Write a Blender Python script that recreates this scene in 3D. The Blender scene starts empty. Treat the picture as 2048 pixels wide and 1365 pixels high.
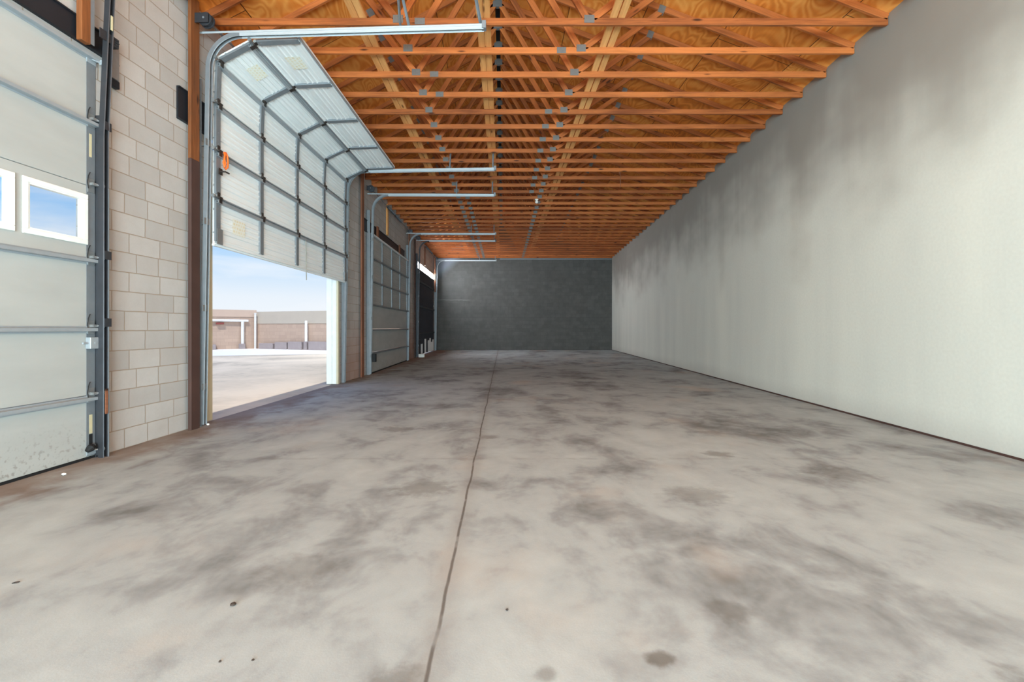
import bpy, math, random
from mathutils import Vector, Matrix
random.seed(7)
S = bpy.context.scene
COL = S.collection
PI = math.pi

# ------------------------------------------------------------------ helpers
class MB:
    def __init__(self):
        self.v = []; self.f = []
    def quad(self, a, b, c, d):
        n = len(self.v); self.v += [tuple(a), tuple(b), tuple(c), tuple(d)]; self.f.append((n, n+1, n+2, n+3)); return self
    def box(self, x0, x1, y0, y1, z0, z1, M=None):
        P = [Vector(p) for p in ((x0,y0,z0),(x1,y0,z0),(x1,y1,z0),(x0,y1,z0),(x0,y0,z1),(x1,y0,z1),(x1,y1,z1),(x0,y1,z1))]
        if M is not None: P = [M @ p for p in P]
        n = len(self.v); self.v += [tuple(p) for p in P]
        for q in ((0,3,2,1),(4,5,6,7),(0,1,5,4),(1,2,6,5),(2,3,7,6),(3,0,4,7)):
            self.f.append(tuple(n+i for i in q))
        return self
    def cbox(self, x0, x1, y0, y1, z0, z1, c, M=None):
        """box whose eight corners and twelve edges are chamfered by c"""
        xs, ys, zs = (x0, x1), (y0, y1), (z0, z1)
        sg = (c, -c)
        n = len(self.v); idx = {}
        for i in (0,1):
            for j in (0,1):
                for k in (0,1):
                    for ax in range(3):
                        p = [xs[i]+sg[i], ys[j]+sg[j], zs[k]+sg[k]]
                        p[ax] = (xs[i], ys[j], zs[k])[ax]
                        p = Vector(p)
                        if M is not None: p = M @ p
                        idx[(i,j,k,ax)] = len(self.v); self.v.append(tuple(p))
        def face(l): self.f.append(tuple(idx[t] for t in l))
        for i in (0,1):
            q = [(i,0,0,0),(i,1,0,0),(i,1,1,0),(i,0,1,0)]; face(q if i else q[::-1])
            q = [(0,i,0,1),(0,i,1,1),(1,i,1,1),(1,i,0,1)]; face(q if i else q[::-1])
            q = [(0,0,i,2),(1,0,i,2),(1,1,i,2),(0,1,i,2)]; face(q if i else q[::-1])
        for i in (0,1):
            for j in (0,1):
                q = [(i,j,0,0),(i,j,0,1),(i,j,1,1),(i,j,1,0)]; face(q if (i+j)%2==0 else q[::-1])
                q = [(i,0,j,0),(i,0,j,2),(i,1,j,2),(i,1,j,0)]; face(q if (i+j)%2 else q[::-1])
                q = [(0,i,j,1),(0,i,j,2),(1,i,j,2),(1,i,j,1)]; face(q if (i+j)%2==0 else q[::-1])
        for i in (0,1):
            for j in (0,1):
                for k in (0,1):
                    q = [(i,j,k,0),(i,j,k,1),(i,j,k,2)]; face(q if (i+j+k)%2 else q[::-1])
        return self
    def tube(self, pts, r, seg=10, closed_ends=True):
        pts = [Vector(p) for p in pts]; n0 = len(self.v); N = len(pts)
        prev = None
        for i, p in enumerate(pts):
            t = (pts[min(i+1,N-1)] - pts[max(i-1,0)]).normalized()
            if prev is None:
                a = Vector((0,0,1)) if abs(t.z) < .9 else Vector((1,0,0))
                u = t.cross(a).normalized()
            else:
                u = (prev - t*prev.dot(t)).normalized()
            prev = u; w = t.cross(u)
            rr = r[i] if isinstance(r, (list, tuple)) else r
            for k in range(seg):
                an = 2*PI*k/seg
                self.v.append(tuple(p + u*math.cos(an)*rr + w*math.sin(an)*rr))
        for i in range(N-1):
            for k in range(seg):
                a = n0+i*seg+k; b = n0+i*seg+(k+1)%seg
                self.f.append((a, b, b+seg, a+seg))
        if closed_ends:
            self.f.append(tuple(n0+k for k in range(seg))[::-1])
            self.f.append(tuple(n0+(N-1)*seg+k for k in range(seg)))
        return self
    def sweep(self, path, prof, up):
        """sweep an open/closed profile [(a,b)] along path; a along side, b along 'normal'. path: list of (point, side, normal)"""
        n0 = len(self.v); m = len(prof)
        for p, s, n in path:
            p, s, n = Vector(p), Vector(s), Vector(n)
            for a, b in prof: self.v.append(tuple(p + s*a + n*b))
        for i in range(len(path)-1):
            for k in range(m if up else m-1):
                a = n0+i*m+k; b = n0+i*m+(k+1) % m
                self.f.append((a, b, b+m, a+m))
        if up:
            self.f.append(tuple(n0+k for k in range(m))[::-1])
            self.f.append(tuple(n0+(len(path)-1)*m+k for k in range(m)))
        return self
    def extr(self, prof, x0, x1):
        """closed profile [(y,z)] extruded along x"""
        return self.sweep([((x0,0,0),(0,1,0),(0,0,1)), ((x1,0,0),(0,1,0),(0,0,1))], prof, True)
    def warp(self, fn):
        self.v = [tuple(fn(Vector(p))) for p in self.v]; return self
    def build(self, name, mat, parent=None, M=None, smooth=False):
        me = bpy.data.meshes.new(name); me.from_pydata(self.v, [], self.f); me.update()
        o = bpy.data.objects.new(name, me); COL.objects.link(o)
        if mat: me.materials.append(mat)
        if parent: o.parent = parent
        if M is not None:
            loc, rot, sc = M.decompose(); o.location = loc; o.rotation_euler = rot.to_euler()
        if smooth:
            for p in me.polygons: p.use_smooth = True
        # consistent outward normals
        import bmesh
        bm = bmesh.new(); bm.from_mesh(me); bmesh.ops.recalc_face_normals(bm, faces=bm.faces); bm.to_mesh(me); bm.free()
        return o

def tag(o, label=None, cat=None, group=None, kind=None):
    if label: o['label'] = label
    if cat: o['category'] = cat
    if group: o['group'] = group
    if kind: o['kind'] = kind
    return o
def empty(name, loc=(0,0,0), rz=0, **k):
    o = bpy.data.objects.new(name, None); COL.objects.link(o); o.location = loc; o.rotation_euler = (0,0,rz)
    o.empty_display_size = .1
    return tag(o, **k)
def struct(name, mb, mat, M=None, label=None):
    return tag(mb.build(name, mat, None, M), label=label, kind='structure')
def frame(p0, p1, side):
    p0, p1, side = Vector(p0), Vector(p1), Vector(side)
    x = (p1-p0).normalized(); y = (side - x*side.dot(x)).normalized(); z = x.cross(y)
    M = Matrix((x, y, z)).transposed().to_4x4(); M.translation = p0
    return M, (p1-p0).length
def lumber(name, p0, p1, side, wy, dz, mat, parent=None, c=.003):
    """a sawn board from p0 to p1, wy thick along side, dz deep, grain along local x"""
    M, L = frame(p0, p1, side)
    return MB().cbox(0, L, -wy/2, wy/2, -dz/2, dz/2, c).build(name, mat, parent, M)

# ------------------------------------------------------------------ materials
def srgb(r, g, b):
    f = lambda c: (c/255/12.92) if c/255 <= .04045 else ((c/255+.055)/1.055)**2.4
    return (f(r), f(g), f(b), 1)
class NT:
    def __init__(self, name):
        self.m = bpy.data.materials.new(name); self.m.use_nodes = True
        self.t = self.m.node_tree; self.n = self.t.nodes; self.l = self.t.links
        self.b = self.n['Principled BSDF']
        self.tc = self.n.new('ShaderNodeTexCoord')
    def node(self, typ, **k):
        x = self.n.new('ShaderNode'+typ)
        for a, v in k.items():
            setattr(x, a, v)
        return x
    def link(self, a, b): self.l.new(a, b)
    def put(self, sock, v):
        if isinstance(v, bpy.types.NodeSocket): self.l.new(v, sock)
        else: sock.default_value = v
    def math(self, op, a, b=0.0, c=None, clamp=False):
        x = self.node('Math', operation=op, use_clamp=clamp)
        self.put(x.inputs[0], a); self.put(x.inputs[1], b)
        if c is not None: self.put(x.inputs[2], c)
        return x.outputs[0]
    def mapping(self, scale=(1,1,1), loc=(0,0,0), src='Object', rot=(0,0,0)):
        x = self.node('Mapping'); self.link(self.tc.outputs[src], x.inputs[0])
        x.inputs['Scale'].default_value = scale; x.inputs['Location'].default_value = loc; x.inputs['Rotation'].default_value = rot
        return x.outputs[0]
    def noise(self, vec, scale=1, detail=3, rough=.55, dist=0):
        x = self.node('TexNoise'); self.link(vec, x.inputs['Vector'])
        x.inputs['Scale'].default_value = scale; x.inputs['Detail'].default_value = detail
        x.inputs['Roughness'].default_value = rough; x.inputs['Distortion'].default_value = dist
        return x.outputs['Fac']
    def ramp(self, fac, stops, interp='LINEAR'):
        x = self.node('ValToRGB'); x.color_ramp.interpolation = interp
        while len(x.color_ramp.elements) < len(stops): x.color_ramp.elements.new(.5)
        for e, (p, c) in zip(x.color_ramp.elements, stops):
            e.position = p; e.color = c if len(c) == 4 else (*c, 1)
        self.link(fac, x.inputs[0]); return x.outputs[0]
    def map(self, v, a, b, c=0, d=1):
        x = self.node('MapRange'); self.put(x.inputs[0], v)
        for i, q in enumerate((a, b, c, d)): x.inputs[i+1].default_value = q
        return x.outputs[0]
    def smooth(self, v, a, b, c=0, d=1):
        x = self.node('MapRange', interpolation_type='SMOOTHSTEP'); self.put(x.inputs[0], v)
        for i, q in enumerate((a, b, c, d)): x.inputs[i+1].default_value = q
        return x.outputs[0]
    def mix(self, fac, a, b, blend='MIX'):
        x = self.node('Mix', data_type='RGBA', blend_type=blend)
        self.put(x.inputs[0], fac); self.put(x.inputs[6], a); self.put(x.inputs[7], b)
        return x.outputs[2]
    def xyz(self, vec):
        x = self.node('SeparateXYZ'); self.link(vec, x.inputs[0]); return x.outputs
    def bump(self, h, strength=.3, dist=.01):
        x = self.node('Bump'); x.inputs['Strength'].default_value = strength; x.inputs['Distance'].default_value = dist
        self.link(h, x.inputs['Height']); self.link(x.outputs[0], self.b.inputs['Normal'])
    def base(self, c): self.put(self.b.inputs['Base Color'], c)
    def set(self, rough=None, metal=None, spec=None):
        if rough is not None: self.b.inputs['Roughness'].default_value = rough
        if metal is not None: self.b.inputs['Metallic'].default_value = metal
        if spec is not None: self.b.inputs['Specular IOR Level'].default_value = spec
        return self.m

def simple(name, c, rough=.6, metal=0, var=.12, scale=6, spec=.3):
    t = NT(name)
    n = t.noise(t.mapping(), scale, 4)
    t.base(t.mix(n, tuple(x*(1-var) for x in c[:3])+(1,), tuple(min(1, x*(1+var)) for x in c[:3])+(1,)))
    return t.set(rough, metal, spec)

def wood(name, dark, light, knots=True, random_var=.25):
    t = NT(name)
    oi = t.node('ObjectInfo')
    off = t.node('VectorMath', operation='ADD'); 
    sc = t.node('VectorMath', operation='SCALE'); t.link(oi.outputs['Location'], sc.inputs[0]); sc.inputs[3].default_value = 3.1
    t.link(t.tc.outputs['Object'], off.inputs[0]); t.link(sc.outputs[0], off.inputs[1])
    mp = t.node('Mapping'); t.link(off.outputs[0], mp.inputs[0]); mp.inputs['Scale'].default_value = (1.2, 22, 22)
    g = t.noise(mp.outputs[0], 1.3, 5, .6, 1.2)
    mp2 = t.node('Mapping'); t.link(off.outputs[0], mp2.inputs[0]); mp2.inputs['Scale'].default_value = (1, 4, 4)
    b = t.noise(mp2.outputs[0], 1.1, 3, .5)
    f = t.math('ADD', t.math('MULTIPLY', g, .65), t.math('MULTIPLY', b, .5))
    f = t.math('ADD', f, t.math('MULTIPLY', t.math('SUBTRACT', oi.outputs['Random'], .5), random_var))
    col = t.ramp(f, [(.3, dark), (.78, light)])
    if knots:
        v = t.node('TexVoronoi'); t.link(mp2.outputs[0], v.inputs['Vector']); v.inputs['Scale'].default_value = 1.7
        k = t.smooth(v.outputs['Distance'], .05, .16, 1, 0)
        col = t.mix(k, col, tuple(x*.35 for x in dark[:3])+(1,))
    t.base(col)
    t.bump(g, .15, .004)
    return t.set(.62, 0, .3)

M_wood = wood('framing_lumber', srgb(110, 54, 24), srgb(190, 108, 54))
M_brace = wood('pale_lumber', srgb(206, 136, 76), srgb(236, 178, 114))
M_post = wood('post_lumber', srgb(84, 48, 26), srgb(146, 86, 46))
M_darkpost = simple('brown_stained_wood', srgb(74, 52, 46), .65, var=.35, scale=3)
M_redpost = wood('red_brown_wood', srgb(96, 58, 42), srgb(150, 96, 70))

def plywood():
    t = NT('plywood_sheathing')
    p = t.mapping()
    X, Y, Z = t.xyz(p)
    w = t.noise(t.mapping((2.2, .8, .8)), 1.1, 2, .45, .6)
    ring = t.math('SINE', t.math('MULTIPLY', w, 75))
    ring = t.map(ring, -1, 1, 0, 1)
    bl = t.noise(t.mapping((.8, .8, .8)), 1.0, 2)
    fine = t.noise(t.mapping((30, 2, 2)), 1.0, 3)
    # sheet-by-sheet tone
    br = t.node('TexBrick'); cb = t.node('CombineXYZ'); t.link(Y, cb.inputs[0]); t.link(X, cb.inputs[1]); t.link(cb.outputs[0], br.inputs['Vector'])
    br.inputs['Scale'].default_value = 1; br.inputs['Brick Width'].default_value = 2.44; br.inputs['Row Height'].default_value = 1.15
    br.inputs['Mortar Size'].default_value = .006; br.inputs['Color1'].default_value = (0,0,0,1); br.inputs['Color2'].default_value = (1,1,1,1); br.inputs['Mortar'].default_value = (.5,.5,.5,1)
    tone = t.math('MULTIPLY', br.outputs['Color'], .28)
    f = t.math('ADD', t.math('ADD', t.math('MULTIPLY', ring, .2), t.math('MULTIPLY', bl, .45)), t.math('ADD', tone, t.math('MULTIPLY', fine, .15)))
    col = t.ramp(f, [(.18, srgb(160, 80, 28)), (.5, srgb(216, 126, 50)), (.85, srgb(242, 172, 90))])
    col = t.mix(br.outputs['Fac'], col, srgb(90, 48, 20))
    t.base(col)
    return t.set(.6, 0, .3)
M_ply = plywood()

def block(name, c1, c2, mort, dirt, dirt_amt=.35, bump=.5):
    t = NT(name)
    p = t.mapping()
    X, Y, Z = t.xyz(p)
    wob = t.math('MULTIPLY', t.math('SUBTRACT', t.noise(p, 5, 2), .5), .012)
    cb = t.node('CombineXYZ'); t.link(t.math('ADD', X, wob), cb.inputs[0]); t.link(t.math('ADD', Z, wob), cb.inputs[1])
    br = t.node('TexBrick', offset=.5, squash=.72, squash_frequency=3); t.link(cb.outputs[0], br.inputs['Vector'])
    br.inputs['Scale'].default_value = 1; br.inputs['Brick Width'].default_value = .406; br.inputs['Row Height'].default_value = .2032
    br.inputs['Mortar Size'].default_value = .0062; br.inputs['Mortar Smooth'].default_value = .35; br.inputs['Bias'].default_value = 0
    br.inputs['Color1'].default_value = c1; br.inputs['Color2'].default_value = c2; br.inputs['Mortar'].default_value = mort
    n = t.noise(p, 2.6, 5, .65); fine = t.noise(p, 45, 4, .7)
    col = t.mix(t.map(n, .35, .75, 0, dirt_amt), br.outputs['Color'], dirt)
    col = t.mix(t.map(fine, .3, .7, 0, .12), col, tuple(x*.6 for x in c1[:3])+(1,))
    t.base(col)
    h = t.math('ADD', t.math('MULTIPLY', br.outputs['Fac'], -1.0), t.math('MULTIPLY', fine, .35))
    t.bump(h, bump, .006)
    return t, col
t_, c_ = block('grey_concrete_block', srgb(194, 188, 184), srgb(176, 170, 166), srgb(160, 143, 126), srgb(158, 146, 137))
# reddish grime rising from the floor on the lower courses
X_, Y_, Z_ = t_.xyz(t_.mapping())
rise = t_.math('MULTIPLY', t_.smooth(Z_, .15, 1.9, 1, 0), t_.smooth(X_, 5.2, 6.4, 0, .6))
t_.base(t_.mix(rise, c_, srgb(160, 112, 92)))
M_block = t_.set(.85, 0, .2)
t_, c_ = block('dark_grey_block', srgb(98, 97, 94), srgb(90, 89, 86), srgb(84, 82, 80), srgb(72, 70, 70), .6, .35)
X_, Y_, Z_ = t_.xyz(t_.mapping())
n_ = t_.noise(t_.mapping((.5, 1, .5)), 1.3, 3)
daylight_spill = t_.math('MULTIPLY', t_.smooth(t_.math('ADD', X_, t_.math('MULTIPLY', t_.math('SUBTRACT', Z_, 5.2), -1.1)), 1.7, .9, 0, 1), t_.smooth(Z_, 3.6, 4.6, 0, 1))  # pale blue daylight spill painted into the top left corner
c_ = t_.mix(t_.math('MULTIPLY', daylight_spill, .75), c_, srgb(150, 156, 168))
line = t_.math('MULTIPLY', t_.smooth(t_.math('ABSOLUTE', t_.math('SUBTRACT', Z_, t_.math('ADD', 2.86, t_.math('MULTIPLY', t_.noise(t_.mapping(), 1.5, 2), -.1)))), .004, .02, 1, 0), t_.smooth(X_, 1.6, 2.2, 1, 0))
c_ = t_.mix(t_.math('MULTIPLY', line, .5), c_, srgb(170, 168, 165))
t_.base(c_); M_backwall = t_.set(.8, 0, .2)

def plaster():
    t = NT('smooth_grey_plaster')
    p = t.mapping()
    X, Y, Z = t.xyz(p)
    st = t.noise(t.mapping((.9, .9, .14)), 1.4, 4, .5)
    bl = t.noise(t.mapping((.55, .55, .8)), 1.0, 3)
    fine = t.noise(p, 30, 4)
    # darker towards the eave, with a ragged lower edge
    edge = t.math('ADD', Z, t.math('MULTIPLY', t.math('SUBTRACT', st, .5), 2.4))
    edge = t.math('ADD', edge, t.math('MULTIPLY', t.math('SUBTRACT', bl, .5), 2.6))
    upper_dark = t.smooth(edge, 2.3, 4.9, 0, 1)
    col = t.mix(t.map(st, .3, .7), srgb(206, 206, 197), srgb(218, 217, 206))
    col = t.mix(t.math('MULTIPLY', upper_dark, .8), col, srgb(122, 115, 108))
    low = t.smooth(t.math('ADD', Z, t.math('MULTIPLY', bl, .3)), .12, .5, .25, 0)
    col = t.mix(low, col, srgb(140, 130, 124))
    col = t.mix(t.map(fine, .35, .7, 0, .1), col, srgb(150, 146, 142))
    t.base(col); t.bump(fine, .12, .004)
    return t.set(.85, 0, .2)
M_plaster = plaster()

def floor_mat():
    t = NT('stained_concrete_slab')
    p = t.mapping()
    X, Y, Z = t.xyz(p)
    big = t.noise(t.mapping((.9, .7, 1)), .9, 4, .5, .5)
    med = t.noise(t.mapping((1, .8, 1), (3, 7, 0)), 2.6, 4, .6, .35)
    sml = t.noise(t.mapping((1, 1, 1), (9, 2, 0)), 9, 5, .6)
    fine = t.noise(p, 120, 2)
    f = t.math('ADD', t.math('MULTIPLY', big, .6), t.math('MULTIPLY', med, .5))
    f = t.math('ADD', f, t.math('MULTIPLY', t.math('SUBTRACT', sml, .5), .12))
    col = t.ramp(f, [(.38, srgb(110, 113, 114)), (.47, srgb(138, 143, 146)), (.55, srgb(159, 166, 169)), (.70, srgb(174, 182, 184))])
    # warm dirt patches
    wd = t.noise(t.mapping((.6, .5, 1), (21, 4, 0)), 1.1, 4)
    col = t.mix(t.smooth(wd, .56, .74, 0, .5), col, srgb(182, 166, 152))
    # brown dust swept against the left wall, by the door bottoms
    d = t.math('ADD', X, t.math('MULTIPLY', t.math('SUBTRACT', med, .5), 1.1))
    d = t.math('ADD', d, t.math('MULTIPLY', Y, -.03))
    dust = t.math('MULTIPLY', t.smooth(d, -4.0, -3.4, 1, 0), t.smooth(Y, 1.0, 2.5, 0, .65))
    col = t.mix(dust, col, srgb(126, 100, 82))
    # individual oil spots
    for (sx, sy, r, a) in ((.585, 1.72, .05, .7), (-.37, 1.62, .09, .5), (-.33, 1.5, .1, .6), (2.13, 4.5, .13, .5), (.16, 1.64, .04, .45),
                           (-.17, 5.2, .12, .5), (-.62, 3.55, .22, .45), (1.9, 1.5, .18, .6), (1.45, 1.48, .16, .5), (-1.3, 5.6, .2, .45),
                           (1.0, 2.0, .1, .35), (-1.05, 2.35, .2, .3), (2.9, 3.9, .25, .3), (1.45, 3.4, .22, .35)):
        dx = t.math('DIVIDE', t.math('SUBTRACT', X, sx), r*1.25); dy = t.math('DIVIDE', t.math('SUBTRACT', Y, sy), r)
        rr = t.math('SQRT', t.math('ADD', t.math('MULTIPLY', dx, dx), t.math('MULTIPLY', dy, dy)))
        rr = t.math('ADD', rr, t.math('MULTIPLY', t.math('SUBTRACT', sml, .5), 1.6))
        col = t.mix(t.smooth(rr, .35, 1.15, a, 0), col, srgb(84, 76, 68))
    # control joint running the length of the slab, and one across it
    wob = t.math('MULTIPLY', t.math('SUBTRACT', t.noise(t.mapping((0, 1, 0)), 1.1, 4), .5), .05)
    jx = t.math('ABSOLUTE', t.math('ADD', t.math('ADD', X, .27), wob))
    jn = t.noise(t.mapping((1, 1, 1), (5, 5, 0)), 4, 3)
    joint = t.math('MULTIPLY', t.smooth(jx, .003, .012, 1, 0), t.smooth(jn, .3, .5, .35, .85))
    halo = t.smooth(jx, .0, .12, .3, 0)
    jy = t.math('ABSOLUTE', t.math('ADD', t.math('SUBTRACT', Y, 4.35), t.math('MULTIPLY', wob, 2.0)))
    cross = t.math('MULTIPLY', t.smooth(jy, .0, .05, .25, 0), t.smooth(jn, .4, .6, 0, 1))
    col = t.mix(halo, col, srgb(128, 120, 114))
    col = t.mix(cross, col, srgb(110, 103, 98))
    col = t.mix(joint, col, srgb(84, 77, 73))
    col = t.mix(t.map(fine, .3, .7, 0, .1), col, srgb(120, 115, 110))
    t.base(col)
    t.bump(t.math('ADD', t.math('MULTIPLY', fine, .4), t.math('ADD', sml, t.math('MULTIPLY', joint, -2))), .12, .006)
    return t.set(.78, 0, .25)
M_floor = floor_mat()

M_galv = simple('galvanised_steel', srgb(164, 168, 172), .45, .35, .12, 14)
M_rail = simple('bright_rail_steel', srgb(188, 194, 198), .4, .3, .08, 10)
M_galvdull = simple('weathered_galvanised_steel', srgb(130, 133, 137), .5, .35, .18, 9)
M_darksteel = simple('dark_steel', srgb(72, 72, 76), .45, .6, .25, 8)
M_black = simple('black_painted_steel', srgb(34, 35, 40), .5, .1, .3, 5)
M_hinge = simple('hinge_steel', srgb(74, 66, 62), .5, .6, .3, 20)
M_plate = simple('truss_plate_steel', srgb(116, 114, 112), .5, .45, .2, 40)
M_white = simple('white_painted_wood', srgb(232, 232, 226), .55, 0, .1, 5)
M_cream = simple('cream_painted_wood', srgb(206, 192, 162), .6, 0, .08, 5)
M_dark = simple('black_rubber', srgb(30, 29, 30), .7, 0, .2, 9)
M_orange = simple('orange_plastic_cord', srgb(236, 106, 40), .5, 0, .1, 9)
M_rope = simple('grey_rope', srgb(150, 146, 138), .8, 0, .1, 20)
M_bracket = simple('zinc_bracket', srgb(150, 150, 150), .45, .6, .15, 20)
M_brass = simple('tan_label_paper', srgb(200, 186, 150), .7, 0, .1, 30)
M_bulb = simple('white_porcelain', srgb(238, 232, 224), .35, 0, .03, 5)
M_void = simple('ridge_vent_mesh', srgb(14, 14, 16), .9, 0, .1, 5)
M_lintelwhite = simple('white_steel_and_daylight', srgb(226, 227, 228), .5, 0, .06, 4)  # white steel, also the daylight painted on the dark door's lower ends
M_glow = bpy.data.materials.new('daylit_fibreglass'); M_glow.use_nodes = True
M_glow.node_tree.nodes['Principled BSDF'].inputs['Base Color'].default_value = (.8, .8, .8, 1)
M_glow.node_tree.nodes['Principled BSDF'].inputs['Emission Color'].default_value = (.86, .93, 1, 1)
M_glow.node_tree.nodes['Principled BSDF'].inputs['Emission Strength'].default_value = 85
M_stone = simple('dark_stone', srgb(58, 46, 40), .85, 0, .35, 60)
M_chip = simple('white_plaster_chip', srgb(226, 224, 218), .8, 0, .1, 60)

def door_paint(name, c, dirt, amt, low=True):
    t = NT(name); p = t.mapping()
    X, Y, Z = t.xyz(p)
    n = t.noise(t.mapping((.6, .6, 2.2)), 2.0, 4); f = t.noise(p, 25, 4)
    col = t.mix(t.map(n, .35, .75, 0, amt), c, dirt)
    if low:
        k = t.math('MULTIPLY', t.smooth(Z, 0, .5, .6, 0), t.smooth(f, .52, .68, 0, 1))
        col = t.mix(k, col, srgb(120, 108, 98))
    t.base(col); return t.set(.5, 0, .3)
M_doorwhite = door_paint('white_door_skin', srgb(176, 175, 171), srgb(160, 158, 154), .6)
M_doorpan = door_paint('white_steel_pan', srgb(236, 236, 235), srgb(222, 220, 218), .5, False)
M_doorgrey = door_paint('grey_white_door_skin', srgb(172, 171, 168), srgb(150, 148, 146), .6)
M_tarp = simple('dark_corrugated_sheet', srgb(52, 52, 58), .55, .1, .45, 2.5)

def sticker_mat():
    t = NT('faded_yellow_sticker'); X, Y, Z = t.xyz(t.mapping())
    cb = t.node('CombineXYZ'); t.link(X, cb.inputs[0]); t.link(t.math('SUBTRACT', Z, Y), cb.inputs[1])
    br = t.node('TexBrick', offset=.37); t.link(cb.outputs[0], br.inputs['Vector'])
    br.inputs['Scale'].default_value = 1; br.inputs['Brick Width'].default_value = .055; br.inputs['Row Height'].default_value = .05
    br.inputs['Mortar Size'].default_value = .011; br.inputs['Mortar Smooth'].default_value = .3
    br.inputs['Color1'].default_value = srgb(222, 200, 150); br.inputs['Color2'].default_value = srgb(230, 214, 178); br.inputs['Mortar'].default_value = srgb(234, 230, 218)
    n = t.noise(t.mapping(), 30, 3)
    t.base(t.mix(t.map(n, .35, .65, .1, .75), br.outputs['Color'], srgb(232, 230, 222)))
    return t.set(.6, 0, .2)
M_sticker = sticker_mat()

def glass_mat():
    t = NT('window_glass')
    tr = t.node('BsdfTransparent'); gl = t.node('BsdfGlossy'); gl.inputs['Roughness'].default_value = .02
    mx = t.node('MixShader'); mx.inputs[0].default_value = .06
    t.link(tr.outputs[0], mx.inputs[1]); t.link(gl.outputs[0], mx.inputs[2])
    t.link(mx.outputs[0], t.n['Material Output'].inputs['Surface'])
    return t.m
M_glass = glass_mat()

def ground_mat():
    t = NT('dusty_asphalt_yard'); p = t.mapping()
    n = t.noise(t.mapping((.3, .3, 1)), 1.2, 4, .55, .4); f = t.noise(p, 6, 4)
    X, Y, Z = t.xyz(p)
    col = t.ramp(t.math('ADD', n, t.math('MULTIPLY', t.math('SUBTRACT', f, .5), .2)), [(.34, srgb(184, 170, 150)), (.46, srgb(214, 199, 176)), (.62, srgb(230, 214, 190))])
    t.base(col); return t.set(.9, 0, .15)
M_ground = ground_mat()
M_paleground = simple('pale_ground_strip', srgb(244, 240, 232), .85, 0, .04, .8)  # near-white tone for the strip before the yard walls
t_, c_ = block('tan_yard_block', srgb(200, 176, 156), srgb(190, 166, 147), srgb(178, 156, 140), srgb(170, 150, 134), .3, .2)
t_.base(c_); M_tan = t_.set(.9, 0, .15)
M_greyband = simple('grey_render_band', srgb(190, 180, 164), .9, 0, .1, 1.2)
M_tancoping = simple('tan_render_band', srgb(204, 180, 160), .9, 0, .08, 1.2)
M_redlamp = simple('dull_red_paint', srgb(140, 72, 66), .6)
M_kerbgrey = simple('grey_concrete_blocks', srgb(158, 148, 146), .9, 0, .3, 1.5)

# ------------------------------------------------------------------ setting
CH = 5.15                               # underside of the bottom chords
YB = 25.6                               # back wall
YF = -7.0
XR = lambda y: 4.62 + .059*y            # right wall, inner face
# left wall: two straight runs meeting at the pier between the second and third door
XA = lambda y: -4.1315 + .0441*y
YK = 11.6
XB = lambda y: XA(YK) - .0114*(y-YK)
XL = lambda y: XA(y) if y < YK else XB(y)
RA = PI/2 - math.atan(.0441); RB = PI/2 + math.atan(.0114)
cA, cB = math.sqrt(1+.0441**2), math.sqrt(1+.0114**2)
FA = Matrix.Translation((XA(4.57), 4.57, 0)) @ Matrix.Rotation(RA, 4, 'Z')     # local x along the wall, y outwards
FB = Matrix.Translation((XB(YK), YK, 0)) @ Matrix.Rotation(RB, 4, 'Z')
sA = lambda y: (y-4.57)*cA
sB = lambda y: (y-YK)*cB
TH = .2
WT = 5.42                               # top of the side walls

fl = MB(); 
ys = [YF, 0, YK, YB+.2]
for a, b in zip(ys[:-1], ys[1:]):
    fl.quad((XL(a)-.06, a, 0), (XR(a)+.1, a, 0), (XR(b)+.1, b, 0), (XL(b)-.06, b, 0))
for a, b in zip(ys[:-1], ys[1:]):
    fl.quad((XL(a)-.06, a, -.2), (XL(b)-.06, b, -.2), (XR(b)+.1, b, -.2), (XR(a)+.1, a, -.2))
a, b = YF, YB+.2
fl.quad((XL(a)-.06, a, -.2), (XR(a)+.1, a, -.2), (XR(a)+.1, a, 0), (XL(a)-.06, a, 0))
struct('floor', fl, M_floor)

def wall_run(spans, x0, x1, top):
    """spans: openings (s0, s1, head). Returns the boxes of a wall from x0 to x1"""
    m = MB(); cur = x0
    for s0, s1, h in spans:
        m.box(cur, s0, 0, TH, 0, top); m.box(s0, s1, 0, TH, h, top); cur = s1
    m.box(cur, x1, 0, TH, 0, top)
    return m
D1 = (sA(.0), sA(4.40)); D2 = (sA(5.91), sA(10.16)); D0 = (sA(-6.2), sA(-1.6))
D3 = (sB(12.2), sB(17.1)); D4 = (sB(19.5), sB(24.7))
HEAD = 3.87
struct('wall_left', wall_run([(D0[0], D0[1], HEAD), (D1[0], D1[1], HEAD), (D2[0], D2[1], HEAD)], sA(YF), sA(YK), WT), M_block, FA)
struct('wall_left', wall_run([(D3[0], D3[1], HEAD), (D4[0], D4[1], 4.14)], 0, sB(YB+.2), WT), M_block, FB)
# right wall
RR = math.atan(.059)
MR = Matrix.Translation((XR(YF), YF, 0)) @ Matrix.Rotation(PI/2-RR, 4, 'Z')
LR = (YB+.2-YF)/math.cos(RR)
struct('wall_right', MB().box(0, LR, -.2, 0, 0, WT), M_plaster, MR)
struct('trim_right', MB().box(0, LR-.2, 0, .012, 0, .022), M_darkpost, MR)
# back wall
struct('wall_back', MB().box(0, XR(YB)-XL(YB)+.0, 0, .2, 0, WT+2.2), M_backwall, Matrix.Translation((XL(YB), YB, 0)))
struct('trim_back', MB().box(XL(YB)+3.6, XR(YB)-.02, YB-.03, YB, CH-.06, CH+.0), M_galvdull)
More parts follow.
